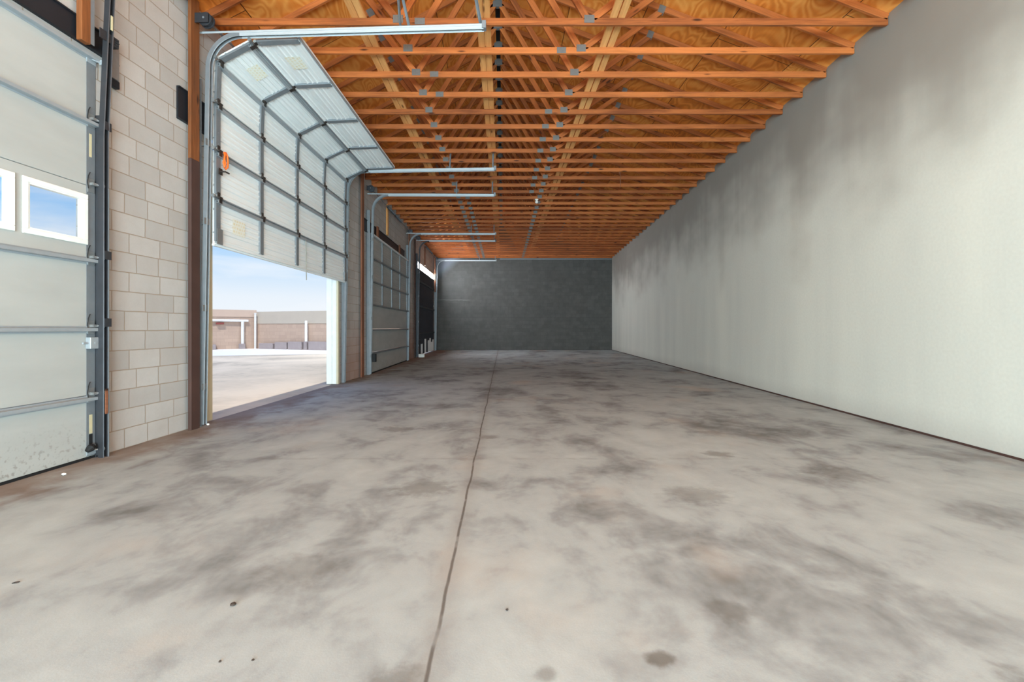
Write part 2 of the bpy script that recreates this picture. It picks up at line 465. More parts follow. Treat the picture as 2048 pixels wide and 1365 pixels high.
# front wall with an open bay behind the camera
fw = MB(); x0, x1 = XL(YF)-.2, XR(YF)+.1
fw.box(x0, -3.2, YF-.2, YF, 0, WT+2.2); fw.box(3.6, x1, YF-.2, YF, 0, WT+2.2); fw.box(-3.2, 3.6, YF-.2, YF, 4.4, WT+2.2)
struct('wall_front', fw, M_block)

# roof deck: two slopes with a slot at the ridge
XRD = -.10; RISE = 1.95; HEEL = .15
def deck_z(x, y):
    zl = CH+HEEL; zr = CH+HEEL+RISE
    if x <= XRD: return zr - RISE*(XRD-x)/(XRD-XL(y))
    return zr - RISE*(x-XRD)/(XR(y)-XRD)
yy = [YF-.2] + [YF+2*i for i in range(1, 17)] + [YB+.2]
for side in (-1, 1):
    m = MB()
    for a, b in zip(yy[:-1], yy[1:]):
        def P(y, t, dz):
            xi = XRD + side*.045
            xo = (XL(y)-.35) if side < 0 else (XR(y)+.25)
            x = xi + (xo-xi)*t
            return (x, y, deck_z(x, y)+dz)
        m.quad(P(a,0,0), P(a,1,0), P(b,1,0), P(b,0,0)); m.quad(P(a,0,.02), P(b,0,.02), P(b,1,.02), P(a,1,.02))
        m.quad(P(a,0,0), P(b,0,0), P(b,0,.02), P(a,0,.02))
        m.quad(P(a,1,0), P(a,1,.02), P(b,1,.02), P(b,1,0))
    struct('ceiling', m, M_ply)
rv = MB().box(XRD-.12, XRD+.12, YF-.2, YB+.2, CH+HEEL+RISE+.03, CH+HEEL+RISE+.09)
tag(rv.build('ridge_vent', M_void), 'long black ridge vent closing the slot at the roof peak', 'vent')

# ------------------------------------------------------------------ roof trusses
ORD = ('first second third fourth fifth sixth seventh eighth ninth tenth eleventh twelfth thirteenth fourteenth fifteenth sixteenth seventeenth '
       'eighteenth nineteenth twentieth twenty-first twenty-second twenty-third twenty-fourth twenty-fifth twenty-sixth twenty-seventh '
       'twenty-eighth twenty-ninth thirtieth thirty-first thirty-second thirty-third thirty-fourth thirty-fifth').split()
NT_TR = 34
plate_me = {}
def plate(name, x, z, w, h, parent, ang=0):
    """toothed connector plate: two thin stamped sheets, one on each face of the truss"""
    key = (round(w,3), round(h,3))
    m = MB()
    for s in (-1, 1):
        y0 = s*.0195; y1 = s*.0225
        m.box(-w/2, w/2, min(y0,y1), max(y0,y1), -h/2, h/2)
        for k in range(5):                                   # pressed tooth rows
            xk = -w/2 + w*(k+.5)/5
            m.box(xk-.004, xk+.004, min(y1, y1+s*.002), max(y1, y1+s*.002), -h*.42, h*.42)
    if key not in plate_me:
        o = m.build(name, M_plate, parent); plate_me[key] = o.data
    else:
        o = bpy.data.objects.new(name, plate_me[key]); COL.objects.link(o); o.parent = parent
    o.location = (x, 0, z); o.rotation_euler = (0, ang, 0)
    return o
for k in range(-1, NT_TR-1):
    y = 5.87 + .61*k
    n = k+1
    if n == 0: lab = 'timber roof truss nearest the camera, first in the row'
    elif n == 1: lab = 'orange-brown timber roof truss close above the raised door\'s near rail, second in the row'
    elif n == NT_TR-1: lab = 'timber roof truss against the dark back wall, last in the row'
    else: lab = 'orange-brown timber roof truss with grey connector plates, %s in the row from the camera' % ORD[n]
    r = empty('roof_truss', (0, y, CH), 0, label=lab, cat='roof truss', group='timber roof trusses along the warehouse')
    xl, xr = XL(y)-.12, XR(y)-.01
    D = .089; T = .038
    lumber('bottom_chord', (xl, 0, D/2), (xr, 0, D/2), (0,1,0), T, D, M_wood, r)
    # top chords hang just under the deck
    def tz(x): return deck_z(x, y) - CH - .004 - D/2
    lumber('top_chord', (xl, 0, tz(xl)), (XRD-.01, 0, tz(XRD-.01)), (0,1,0), T, D, M_wood, r)
    lumber('top_chord', (xr, 0, tz(xr)), (XRD+.01, 0, tz(XRD+.01)), (0,1,0), T, D, M_wood, r)
    jl, jr = -1.35, 1.11
    ml, mr = (XL(y)+XRD)/2-.1, (XR(y)+XRD)/2+.0
    lumber('web', (jl+.03, 0, D), (XRD-.06, 0, tz(XRD)-.06), (0,1,0), T, D, M_wood, r)
    lumber('web', (jr-.03, 0, D), (XRD+.06, 0, tz(XRD)-.06), (0,1,0), T, D, M_wood, r)
    lumber('web', (jl-.03, 0, D), (ml, 0, tz(ml)-.04), (0,1,0), T, D, M_wood, r)
    lumber('web', (jr+.05, 0, D), (mr, 0, tz(mr)-.04), (0,1,0), T, D, M_wood, r)
    for x in (jl, jr): plate('connector_plate', x, .075, .13, .10, r)
    plate('connector_plate', -1.07 if (k in (-1,0,2,3) or k >= 13) else .83, D/2, .13, .085, r)
    plate('connector_plate', XRD, tz(XRD)-.03, .17, .14, r)
    al = math.atan2(RISE, XRD-XL(y)); ar = math.atan2(RISE, XR(y)-XRD)
    plate('connector_plate', ml, tz(ml)-.02, .1, .12, r, -al)
    plate('connector_plate', mr, tz(mr)-.02, .1, .12, r, ar)

# lateral braces lying on top of the bottom chords
bz = CH+.089+.0195
for x, lab in ((-1.90, 'left board of the pale brace pair over the raised door rails'), (-1.805, 'right board of the pale brace pair over the raised door rails'),
               (-.30, 'left board of the pale middle brace pair below the ridge'), (-.207, 'right board of the pale middle brace pair below the ridge'),
               (1.42, 'left board of the brace pair on the right wall side of the ridge'), (1.525, 'right board of the brace pair on the right wall side of the ridge')):
    o = lumber('lateral_brace', (x, 4.9, bz), (x, YB-.05, bz), (1,0,0), .089, .037, M_brace)
    tag(o, lab, 'brace board', 'lateral braces on the bottom chords')

# white lamp holder under a chord
lp = empty('lamp_holder', (1.02, 5.87+.61*13, CH), 0, label='small white round lamp holder under a roof chord', cat='lamp')
MB().tube([(0,0,0), (0,0,-.02), (0,0,-.035)], [.055,.055,.035], 16).build('lamp_base', M_bulb, lp)
MB().tube([(0,0,-.035), (0,0,-.05), (0,0,-.075), (0,0,-.1), (0,0,-.118), (0,0,-.125)], [.02,.034,.05,.048,.028,.004], 16).build('lamp_globe', M_bulb, lp, smooth=True)
# cable loop dangling from a chord on the right
yc = 5.87+.61*9
tag(MB().tube([(3.05,yc+.1,CH+.1),(2.95,yc+.1,CH-.005),(2.9,yc-.01,CH-.02),(2.93,yc-.03,CH-.12),(2.92,yc-.03,CH-.42)], .008, 6).build('dangling_cable', M_redpost), 'thin brown cable dangling from the chords towards the right wall', 'cable')

# ------------------------------------------------------------------ lintels
def lintel(name, F, rz, s0, s1, z0, z1, mat, lab, ends=()):
    loc = F @ Vector((s0, 0, 0))
    r = empty(name, loc, rz, label=lab, cat='lintel', group='steel lintels over the doors')
    L = s1-s0
    # rolled channel: web and two flanges
    p = [(-.02,z0),(-.02,z1),(.0,z1),(.0,z0)]
    MB().extr([(-.012,z0),(-.04,z0),(-.04,z0+.012),(-.022,z0+.014),(-.022,z1-.014),(-.04,z1-.012),(-.04,z1),(-.012,z1)], 0, L).build('channel', mat, r)
    MB().box(0, L, -.012, -.001, z0, z1).build('backing_plate', mat, r)
    for a, b, zz0, zz1, mm in ends:
        MB().cbox(a-s0, b-s0, -.05, -.001, zz0, zz1, .004).build('bearing_plate', mm, r)
    return r
lintel('steel_lintel', FA, RA, sA(.0)-.2, sA(4.615), 3.90, 4.13, M_black, 'black steel lintel above the nearest white door',
       ends=((sA(4.48), sA(4.605), 3.74, 4.06, M_bracket), (sA(4.475), sA(4.61), 3.66, 3.735, M_black)))
lintel('steel_lintel', FA, RA, sA(5.42), sA(10.75), 3.75, 4.14, M_black, 'black steel lintel ending beside the tall brown post')
lintel('steel_lintel', FB, RB, sB(11.63), sB(16.9), 3.78, 4.10, M_black, 'black steel lintel above the closed grey door')
r = empty('translucent_panel', FB @ Vector((D4[0], 0, 0)), RB, label='bright white daylight panel in the slot above the dark sheeted door', cat='window')
MB().box(.0, D4[1]-D4[0], .06, .075, 3.87, 4.13).build('glowing_sheet', M_glow, r)  # glowing sheet stands for daylight through the slot
m = MB().box(.0, D4[1]-D4[0], .0, .06, 3.855, 3.87); m.box(.0, D4[1]-D4[0], -.0, .06, 4.13, 4.139)
m.build('panel_frame', M_lintelwhite, r)
# short red-brown strips on the third lintel
for y0, lab in ((13.0, 'short brown board on the black lintel, near its left end'), (15.9, 'short brown board on the black lintel, near its right end')):
    p = FB @ Vector((sB(y0), -.055, 0))
    tag(lumber('lintel_board', (p.x, p.y, 3.80), (p.x, p.y, 4.14), (0,1,0), .17, .03, M_redpost), lab, 'board', 'boards nailed over the third lintel')

# ------------------------------------------------------------------ posts beside the doors
def post(name, F, s, w, z0, z1, y0, y1, mat, lab, lower=None):
    r = empty(name, F @ Vector((s, 0, 0)), RA if F is FA else RB, label=lab, cat='post', group='upright timbers beside the doors')
    M = Matrix.Translation((0, (y0+y1)/2, z0)) @ Matrix.Rotation(-PI/2, 4, 'Y')
    MB().cbox(0, z1-z0, -(y1-y0)/2, (y1-y0)/2, -w/2, w/2, .004).build('upper_timber' if lower else 'timber', mat, r, M)
    if lower:
        M = Matrix.Translation((0, (y0+y1)/2, 0)) @ Matrix.Rotation(-PI/2, 4, 'Y')
        MB().cbox(0, z0, -(y1-y0)/2-.004, (y1-y0)/2, -w/2-.0, w/2, .004).build('lower_timber', lower, r, M)
    return r
post('door_post', FA, sA(4.205), .09, 3.89, 5.3, -.10, -.045, M_post, 'brown timber post above the nearest white door')
post('door_post', FA, sA(5.615), .15, 3.32, 5.32, -.09, -.05, M_post, 'tall brown post between the near block pier and the raised door', lower=M_darkpost)
post('door_post', FA, sA(11.50), .16, 0, 5.3, -.09, -.05, M_redpost, 'red-brown post left of the closed grey door')
post('door_post', FB, sB(17.55), .16, 0, 5.3, -.09, -.05, M_redpost, 'red-brown post right of the closed grey door')
post('door_post', FB, sB(18.75), .18, 0, 4.9, -.09, -.05, M_darkpost, 'dark brown post left of the dark sheeted door')
post('door_post', FB, sB(24.75), .16, 3.2, 5.2, -.1, -.05, M_redpost, 'red-brown post beside the dark back wall corner')
post('spring_board', FB, sB(14.25), .14, 4.15, 5.1, -.05, -.002, M_brace, 'short pale board on the blocks above the closed grey door')
post('spring_board', FB, sB(21.6), .13, 4.2, 5.1, -.05, -.002, M_redpost, 'short brown board on the blocks above the white daylight panel')

# jamb boards of the open bay
r = empty('jamb_board', FA @ Vector((sA(6.04), 0, 0)), RA, label='cream painted jamb board at the near edge of the open doorway', cat='jamb')
MB().cbox(-.13, .13, .08, .11, 0, 3.75, .003).build('board', M_cream, r)
MB().cbox(-.12, .10, .112, .2, 0, 3.75, .003).build('stop', M_cream, r)
r = empty('jamb_board', FA @ Vector((sA(10.14), 0, 0)), RA, label='white painted jamb boards at the far edge of the open doorway', cat='jamb')
MB().cbox(-.03, .015, .02, .115, 0, 3.75, .003).build('board', M_white, r)
MB().cbox(-.035, .015, .118, .24, 0, 3.75, .003).build('board', M_white, r)
MB().cbox(-.045, .03, -.03, .012, 0, 3.75, .003).build('stop', M_cream, r)

# ------------------------------------------------------------------ overhead doors
def channel_prof(w, d, t=.004):
    """C-channel cross-section, open to +b"""
    return [(-w/2,0),(w/2,0),(w/2,d),(w/2-t,d),(w/2-t,t),(-w/2+t,t),(-w/2+t,d),(-w/2,d)]

def tracks(F, rz, s, ytop, ybot, ztrack, Lh, lab, hang, mat=M_galvdull, mat_h=M_rail, zcurve=.42, group='steel door tracks', angle=True, sgn=1, lean=0):
    """one side's track: wall angle, vertical rail, bend, horizontal rail with hangers. sgn=+1: the wall angle sits on the -s side"""
    r = empty('door_track', F @ Vector((s, 0, 0)), rz, label=lab, cat='door track', group=group)
    R = zcurve; zc = ztrack - R
    side = (1,0,0)
    # vertical rail leaning gently away from the wall
    path = [((0, ybot, .02), side, (0,-1,0)), ((0, ytop, zc), side, (0,-1,0))]
    rail = [(-.034,-.02),(.034,-.02),(.034,.03),(.028,.036),(.022,.03),(.022,-.012),(-.022,-.012),(-.022,.03),(-.028,.036),(-.034,.03)]
    MB().sweep(path, [(a, b) for a, b in rail], True).build('vertical_rail', mat, r)
    if R > 0:
        pc = []
        for i in range(13):
            a = PI/2*i/12
            pc.append(((0, ytop - R + R*math.cos(a), zc + R*math.sin(a)), side, (0,-math.cos(a),-math.sin(a))))
        MB().sweep(pc, rail, True).build('bend', mat, r)
        ph = [((0, ytop-R, ztrack), side, (0,0,-1)), ((0, -Lh, ztrack), side, (0,0,-1))]
        MB().sweep(ph, rail, True).build('horizontal_rail', mat_h, r)
        # stiffening angle on top of the rail reaching back to the wall
        m = MB().box(-.04, -.036, -Lh, -.03, ztrack+.0, ztrack+.026); m.box(-.04, .0, -Lh, -.03, ztrack+.022, ztrack+.026)
        m.build('header_angle', mat_h, r)
        MB().box(-.045, .03, -Lh-.03, -Lh+.02, ztrack-.03, ztrack+.06).build('end_bracket', mat, r)
        for (hy, dx, dy, dz) in hang:
            M, L = frame((0, hy, ztrack+.04), (dx, hy+dy, ztrack+dz), (1,0,.01))
            h = MB().box(0, L, -.018, .018, -.002, .002); h.box(0, L, .014, .018, -.002, .034)
            h.build('hanger', M_galvdull, r, M)
    if angle:
        m = MB().box(-.10*sgn if sgn > 0 else .034, -.034*sgn if sgn > 0 else .10, -.012, -.006, 0, min(zc, 4.4))
        x = -.04*sgn
        m.box(min(x, x+.006), max(x, x+.006), ybot-.01, -.006, 0, min(zc, 4.4))
        m.build('wall_angle', mat, r)
        for z in (.5, 1.5, 2.6, 3.6):
            yb = ybot + (ytop-ybot)*z/max(zc,.1)
            b = MB().box(-.075*sgn if sgn > 0 else -.03, .03 if sgn > 0 else .075, yb-.028, yb-.022, z-.04, z+.04)
            b.box(-.02, .02, yb-.022, -.002, z-.035, z-.029)
            b.build('rail_bracket', M_bracket, r)
    return r

# ---- second door: ribbed steel curtain, half raised
Y0, Y1 = 5.895, 10.22
SL = sA(Y1)-sA(Y0)
def warpz(x, z):                       # the far rail hangs a little lower than the near one
    f = min(1, max(0, x/SL))
    return z - f*(.05 + .03*max(0, z-2.3) + .04*max(0, z-4.2))
yv = -.13
RB2 = .42; ZT = 5.03
zb = [2.34, 2.95, 3.56, 4.17, 4.72]
d2 = empty('sectional_door', FA @ Vector((sA(Y0), 0, 0)), RA, label='white ribbed steel overhead door, raised half open onto the yard', cat='garage door')
# sections as straight segments (y,z) -> (y,z)
segs = [((yv, zb[0]), (yv, zb[1]-.006)), ((yv, zb[1]+.006), (yv, zb[2]-.006)), ((yv, zb[2]+.006), (yv, zb[3]-.006)), ((yv, zb[3]+.006), (yv-.02, zb[4]))]
pA0 = (yv-.035, zb[4]+.02); pA1 = (yv-.50, 4.965); pB0 = (yv-.52, 4.97); pB1 = (yv-1.14, 4.985)
segs += [(pA0, pA1), (pB0, pB1)]
stile_s = [.0, (sA(6.93)-sA(Y0)), (sA(8.02)-sA(Y0)), (sA(9.11)-sA(Y0)), SL]
def seg_frame(a, b):
    t = Vector((0, b[0]-a[0], b[1]-a[1])); L = t.length; t.normalize()
    n = Vector((1,0,0)).cross(t)        # inward / downward normal
    if n.y > .01 or (abs(n.y) <= .01 and n.z > 0): n = -n
    return Vector((0, a[0], a[1])), t, n, L
W2 = lambda p: Vector((p.x, p.y, warpz(p.x, p.z)))
for i, (a, b) in enumerate(segs):
    o0, t, n, L = seg_frame(a, b)
    # ribbed skin: groove/rib profile across the section
    prof = [(0, 0)]
    for c, kind in ((.10, 'r'), (.25, 'g'), (.38, 'r'), (.50, 'r'), (.62, 'r'), (.75, 'g'), (.90, 'r')):
        cc = c*L
        if kind == 'g': prof += [(cc-.016, 0), (cc-.008, -.022), (cc+.008, -.022), (cc+.016, 0)]
        else: prof += [(cc-.02, 0), (cc-.009, .012), (cc+.009, .012), (cc+.02, 0)]
    prof += [(L, 0)]
    prof = prof + [(L, -.03), (0, -.03)]
    path = [(o0 + Vector((x,0,0)), t, n) for x in (.012, SL*.25, SL*.5, SL*.75, SL-.012)]
    sk = MB().sweep(path, prof, True).warp(W2).build('panel', M_doorpan, d2)
    def lbox(m, x0, x1, l0, l1, h0, h1):
        F = Matrix(((1,0,0,0),(0,t.y,n.y,0),(0,t.z,n.z,0),(0,0,0,1))); F.translation = o0
        m.box(x0, x1, l0, l1, h0, h1, F)
        return m
    # edge rails of the section, galvanised
    for (l0, l1, nm) in ((.0, .035, 'edge_rail'), (L-.035, L, 'edge_rail')):
        m = lbox(MB(), 0, SL, l0, l1, .001, .006); lbox(m, 0, SL, l0 if l0 == 0 else l1-.005, .005 if l0 == 0 else l1, .001, .032)
        m.warp(W2).build(nm, M_galv if l0 else M_doorpan, d2)
    # truss strut along the top of each section
    if i < 5:
        m = MB(); 
        for (l0, l1, h0, h1) in ((L-.075, L-.035, .001, .006), (L-.070, L-.066, .006, .055), (L-.044, L-.040, .006, .055), (L-.074, L-.036, .055, .060)):
            lbox(m, 0, SL, l0, l1, h0, h1)
        m.warp(W2).build('strut', M_galv, d2)
    # stiles
    for j, sx in enumerate(stile_s):
        w = .085
        x0 = min(max(sx-w/2, 0), SL-w)
        m = MB()
        lbox(m, x0, x0+w, .036, L-.04, .026, .031); lbox(m, x0, x0+.005, .036, L-.04, .002, .026); lbox(m, x0+w-.005, x0+w, .036, L-.04, .002, .026)
        for q in range(4):              # bolt heads
            l = .08 + (L-.16)*q/3
            lbox(m, x0+w/2-.006, x0+w/2+.006, l-.006, l+.006, .031, .035)
        m.warp(W2).build('stile', M_galvdull, d2)
        if i < 5:                       # hinge across the seam
            m = MB(); lbox(m, x0+.015, x0+w-.015, L-.07, L-.005, .06, .066); lbox(m, x0+.02, x0+w-.02, L+.0, L+.07, .032, .042)
            lbox(m, x0+.01, x0+w-.01, L-.01, L+.012, .03, .07)
            h = m.warp(W2).build('hinge', M_hinge, d2)
            if j in (0, 4):
                p = o0 + t*L + n*.045
                q0 = W2(Vector((x0+w/2, p.y, p.z))); e = -.13 if j == 0 else .13
                q1 = q0 + Vector((e*.9, 0, 0))
                mm = MB().tube([q0, q1], .007, 8); mm.tube([q1 - Vector((.012,0,0)), q1 + Vector((.012,0,0))], .024, 12)
                mm.build('roller', M_bracket, h)
    if i in (0, 4, 5):                  # faded stickers in the first bay
        st = lbox(MB(), .36, .64, L*.34, L*.68, .0125, .0135).warp(W2).build('sticker', M_sticker, d2)
        tag(st, 'faded yellow printed sticker')
# bottom seal and corner brackets
o0, t, n, L = seg_frame(*segs[0])
MB().box(0, SL, yv-.005, yv+.03, zb[0]-.025, zb[0]).warp(W2).build('bottom_seal', M_doorpan, d2)
for x0 in (0, SL-.11):
    MB().box(x0, x0+.11, yv-.045, yv-.038, zb[0]+.0, zb[0]+.2).warp(W2).build('corner_bracket', M_bracket, d2)
m = MB().box(.02, .09, yv-.055, yv-.045, 3.25, 3.33); m.tube([(.05, yv-.05, 3.29), (.05, yv-.12, 3.285), (.11, yv-.13, 3.28)], .011, 8)
m.build('lift_handle', M_hinge, d2)
# horizontal track pair
Hs = [(-2.55, .0, -.35, .13), (-2.55, -.02, -.55, .95), (-3.45, -.0, -.1, .12)]
tracks(FA, RA, sA(5.80), -.13, -.05, 4.975, 3.64, 'near track of the raised ribbed door, its bright rail reaching under the first trusses',
       [(-2.6, -.5, -.10, .215), (-2.72, -.5, .02, .35), (-3.62, -.5, .05, .215)])
tracks(FA, RA, sA(Y1)+.08, -.16, -.07, 4.79, 3.5, 'far track of the raised ribbed door, next to the white jamb boards',
       [(-2.5, .12, 0, .42), (-3.47, .12, 0, .42)], sgn=-1)

# orange cord tied to the door's near stile
p = FA @ Vector((sA(Y0)+.09, yv-.075, 3.5))
m = MB()
pts = [(p.x, p.y, 3.56)]
for z, dx in ((3.50,.012),(3.42,-.01),(3.36,.006),(3.34,.02),(3.37,.045),(3.44,.05),(3.52,.042),(3.56,.02)):
    pts.append((p.x+dx*.4, p.y+dx+.0, z))
m.tube(pts, .012, 8)
pts = [(p.x+.01, p.y+.02, 3.56), (p.x+.01, p.y-.01, 3.48), (p.x+.015, p.y+.005, 3.40), (p.x+.01, p.y-.015, 3.35)]
m.tube(pts, .011, 8)
tag(m.build('orange_cord', M_orange, smooth=True), 'short orange cord tied to the raised door beside its near track', 'cord')
# pull rope
p = FA @ Vector((sA(8.28), yv-.05, 0))
tag(MB().tube([(p.x, p.y, 2.85), (p.x+.01, p.y, 2.6), (p.x+.005, p.y+.01, 2.3), (p.x+.01, p.y+.01, 2.12)], .008, 6).build('pull_rope', M_rope), 'grey pull rope hanging from the raised ribbed door', 'rope')

# torsion shafts with cable drums
def shaft(F, rz, s0, s1, z, y, lab):
    r = empty('torsion_shaft', F @ Vector((s0, 0, 0)), rz, label=lab, cat='door shaft', group='torsion shafts over the doors')
    L = s1-s0
    MB().tube([(-.06, y, z), (L+.06, y, z)], .0135, 10).build('shaft', M_galvdull, r)
    for x in (0, L):
        m = MB().tube([(x-.035, y, z), (x-.03, y, z), (x-.03, y, z), (x+.02, y, z), (x+.02, y, z), (x+.035, y, z)], [.04, .085, .075, .075, .088, .088], 20)
        m.build('cable_drum', M_darksteel, r)
        e = -.055 if x == 0 else .055
        b = MB().box(x+e-.003, x+e+.003, y-.06, -.05, z-.06, z+.06); b.box(min(x+e, x+e-.04*(1 if e < 0 else -1)), max(x+e, x+e-.04*(1 if e < 0 else -1)), -.056, -.05, z-.07, z+.07)
        b.build('bearing_bracket', M_darksteel, r)
    for x in (L*.42, L*.62):
        m = MB()
        n = 34; w = .9
        pts = []
        for i in range(n*8+1):
            a = 2*PI*i/8
            pts.append((x-w/2+w*i/(n*8), y+.034*math.cos(a), z+.034*math.sin(a)))
        m.tube(pts, .008, 5); m.build('spring', M_darksteel, r)
    return r
shaft(FA, RA, sA(5.66), sA(10.36), 5.07, -.20, 'dark torsion shaft with cable drum at the tall brown post')
shaft(FB, RB, sB(12.02), sB(17.35), 4.93, -.14, 'torsion shaft with cable drums above the closed grey door')
shaft(FB, RB, sB(19.2), sB(24.95), 5.04, -.14, 'torsion shaft with cable drums above the white daylight panel')

# ---- first door: smooth white insulated door with windows, closed
d1 = empty('sectional_door', FA @ Vector((D1[0], 0, 0)), RA, label='closed white overhead door with small square windows, nearest the camera', cat='garage door')
L1 = D1[1]-D1[0]-.01
z1 = [.02, .605, 1.25, 1.905, 2.60, 3.22, 3.87]
for i in range(6):
    a, b = z1[i]+.003, z1[i+1]-.003
    if i == 3:
        m = MB()
        wins = []
        x = sA(4.267)-D1[0]
        while x > .4: wins.append((x-.474, x)); x -= .62
        wins = wins[::-1]
        m.box(.005, L1, .0, .045, a, 2.08); m.box(.005, L1, .0, .045, 2.465, b)
        cur = .005
        for w0, w1 in wins:
            m.box(cur, w0, .0, .045, 2.08, 2.465); cur = w1
        m.box(cur, L1, .0, .045, 2.08, 2.465)
        m.build('panel', M_doorwhite, d1)
        for w0, w1 in wins:
            f = MB()
            for (q0, q1, e0, e1) in ((w0-.045, w1+.045, 2.465, 2.51), (w0-.045, w1+.045, 2.035, 2.08), (w0-.045, w0, 2.08, 2.465), (w1, w1+.045, 2.08, 2.465)):
                f.cbox(q0, q1, -.014, .0, e0, e1, .004)
            for (q0, q1, e0, e1) in ((w0, w1, 2.453, 2.465), (w0, w1, 2.08, 2.092), (w0, w0+.012, 2.092, 2.453), (w1-.012, w1, 2.092, 2.453)):
                f.box(q0, q1, -.008, .035, e0, e1)
            fo = f.build('window_frame', M_white, d1)
            MB().box(w0+.008, w1-.008, .018, .022, 2.086, 2.459).build('window_pane', M_glass, fo)
    else:
        MB().cbox(.005, L1, .0, .045, a, b, .004).build('panel', M_doorwhite, d1)
# hat-section struts below the seams
for z in (z1[1]-.02, z1[2]-.005, z1[3]-.005, z1[5]-.01, z1[6]-.03):
    m = MB().extr([(-.001, z-.045), (-.004, z-.045), (-.004, z-.030), (-.05, z-.027), (-.05, z+.002), (-.004, z+.006), (-.004, z+.02), (-.001, z+.02)], .0, L1+.01)
    m.build('strut', M_galv, d1)
# end stile and its fittings
MB().box(L1-.088, L1+.004, -.0035, -.0005, .03, 3.86).build('end_stile', M_galvdull, d1)
for k, z in enumerate(z1[1:6]):
    m = MB().box(L1-.08, L1-.015, -.012, -.0036, z-.06, z+.07)
    m.box(L1-.07, L1-.025, -.055, -.012, z+.005, z+.03); m.tube([(L1-.075, -.04, z+.018), (L1-.015, -.04, z+.018)], .012, 8)
    h = m.build('hinge', M_bracket, d1)
    mm = MB().tube([(L1-.05, -.045, z+.018), (L1+.02, -.06, z+.018)], .008, 8); mm.tube([(L1+.0, -.06, z+.018), (L1+.02, -.06, z+.018)], .025, 12)
    mm.build('roller', M_galv, h)
    MB().tube([(L1-.06, -.012, z+.13), (L1-.085, -.02, z+.09), (L1-.095, -.02, z+.03), (L1-.085, -.02, z-.03)], .004, 6).build('cable_guide', M_dark, d1)
for z in (z1[0]+.06, z1[6]-.06):
    m = MB().box(L1-.09, L1-.0, -.012, -.0036, z-.04, z+.05); m.tube([(L1-.05, -.02, z), (L1+.02, -.06, z)], .008, 8); m.tube([(L1+.0, -.06, z), (L1+.02, -.06, z)], .025, 12)
    m.build('corner_bracket', M_galv, d1)
m = MB().cbox(L1-.10, L1+.0, -.055, -.0036, 1.05, 1.16, .004); m.tube([(L1-.03, -.03, 1.105), (L1+.06, -.03, 1.105)], .012, 8); m.tube([(L1-.15, -.03, 1.105), (L1-.09, -.03, 1.105)], .01, 8)
m.tube([(L1-.05, -.056, 1.105), (L1-.05, -.06, 1.105)], .012, 10)
m.build('slide_lock', M_galv, d1)
MB().tube([(L1-.06, -.03, .12), (L1-.09, -.045, .11), (L1-.12, -.04, .09)], [.03, .035, .02], 10).build('rubber_bumper', M_dark, d1)
MB().box(L1-.062, L1-.03, -.0048, -.0036, .24, .42).build('label_strip', M_brass, d1)
MB().box(L1-.064, L1-.028, -.0052, -.0036, .14, .235).build('label_strip', M_dark, d1)
MB().box(L1-.062, L1-.036, -.0048, -.0036, 2.88, 3.10).build('label_strip', M_brass, d1)
MB().box(.01, L1, -.002, .045, .0, .025).build('bottom_seal', M_dark, d1)
# high-lift track of the first door
r = empty('door_track', FA @ Vector((sA(4.40), 0, 0)), RA, label='tall dark track beside the nearest white door, leaning off the wall', cat='door track', group='steel door tracks')
rail = [(-.03,-.02),(.03,-.02),(.03,.03),(.024,.036),(.018,.03),(.018,-.012),(-.018,-.012),(-.018,.03),(-.024,.036),(-.03,.03)]
MB().sweep([((.0,-.07,.0),(1,0,0),(0,-1,0)), ((.0,-.075,3.1),(1,0,0),(0,-1,0)), ((.0,-.17,5.1),(1,0,0),(0,-1,0))], rail, True).build('vertical_rail', M_darksteel, r)
m = MB().box(-.012, -.006, -.05, -.002, .02, 3.3); m.box(-.012, .05, -.014, -.004, 0, 3.3)
m.build('wall_angle', M_darksteel, r)
MB().box(.020, .027, -.11, -.0, 0, 2.6).build('edge_angle', M_galvdull, r)
MB().box(-.16, -.115, -.10, -.0955, 3.9, 5.2).build('upper_angle', M_galvdull, r)
m = MB().box(-.10, .10, -.14, -.132, 4.0, 4.09); m.box(.05, .10, -.132, -.002, 4.0, 4.008)
for k in range(3): m.box(.055, .095, -.146, -.14, 4.018+.025*k, 4.028+.025*k)
m.build('cross_bracket', M_darksteel, r)
for z in (3.2, 1.95, 1.3): MB().box(-.02, .05, -.112, -.106, z-.04, z+.04).build('rail_bracket', M_darksteel, r)
MB().box(-.015, .012, -.112, -.106, .42, .66).build('label_strip', M_redpost, r)
MB().box(-.012, .010, -.165, -.16, 4.12, 4.26).build('label_strip', M_brass, r)

# ---- third door: closed, ribbed upper sections, plain lower sections
d3 = empty('sectional_door', FB @ Vector((sB(12.2), 0, 0)), RB, label='closed grey overhead door with ribbed upper sections, beyond the open bay', cat='garage door')
L3 = sB(17.12)-sB(12.2)
z3 = [.03, .58, 1.22, 1.90, 2.53, 3.16, 3.80]
yv3 = -.06
for i in range(6):
    a, b = z3[i]+.004, z3[i+1]-.004; H = b-a
    if i >= 3:
        prof = [(yv3+.03, a), (yv3, a)]
        for c in (.14, .26, .38, .5, .62, .74, .86):
            zc = a + c*H
            prof += [(yv3, zc-.012), (yv3-.007, zc-.005), (yv3-.007, zc+.005), (yv3, zc+.012)]
        prof += [(yv3, b), (yv3+.03, b)]
        MB().extr(prof, 0, L3).build('panel', M_doorgrey, d3)
        for k in range(5):
            x = k*(L3-.08)/4
            MB().box(x, x+.08, yv3-.03, yv3-.0005, a, b).build('stile', M_galvdull, d3)
    else:
        MB().cbox(0, L3, yv3, yv3+.04, a, b, .004).build('panel', M_doorgrey, d3)
        for x in (0, L3-.07): MB().box(x, x+.07, yv3-.006, yv3-.0005, a, b).build('stile', M_galvdull, d3)
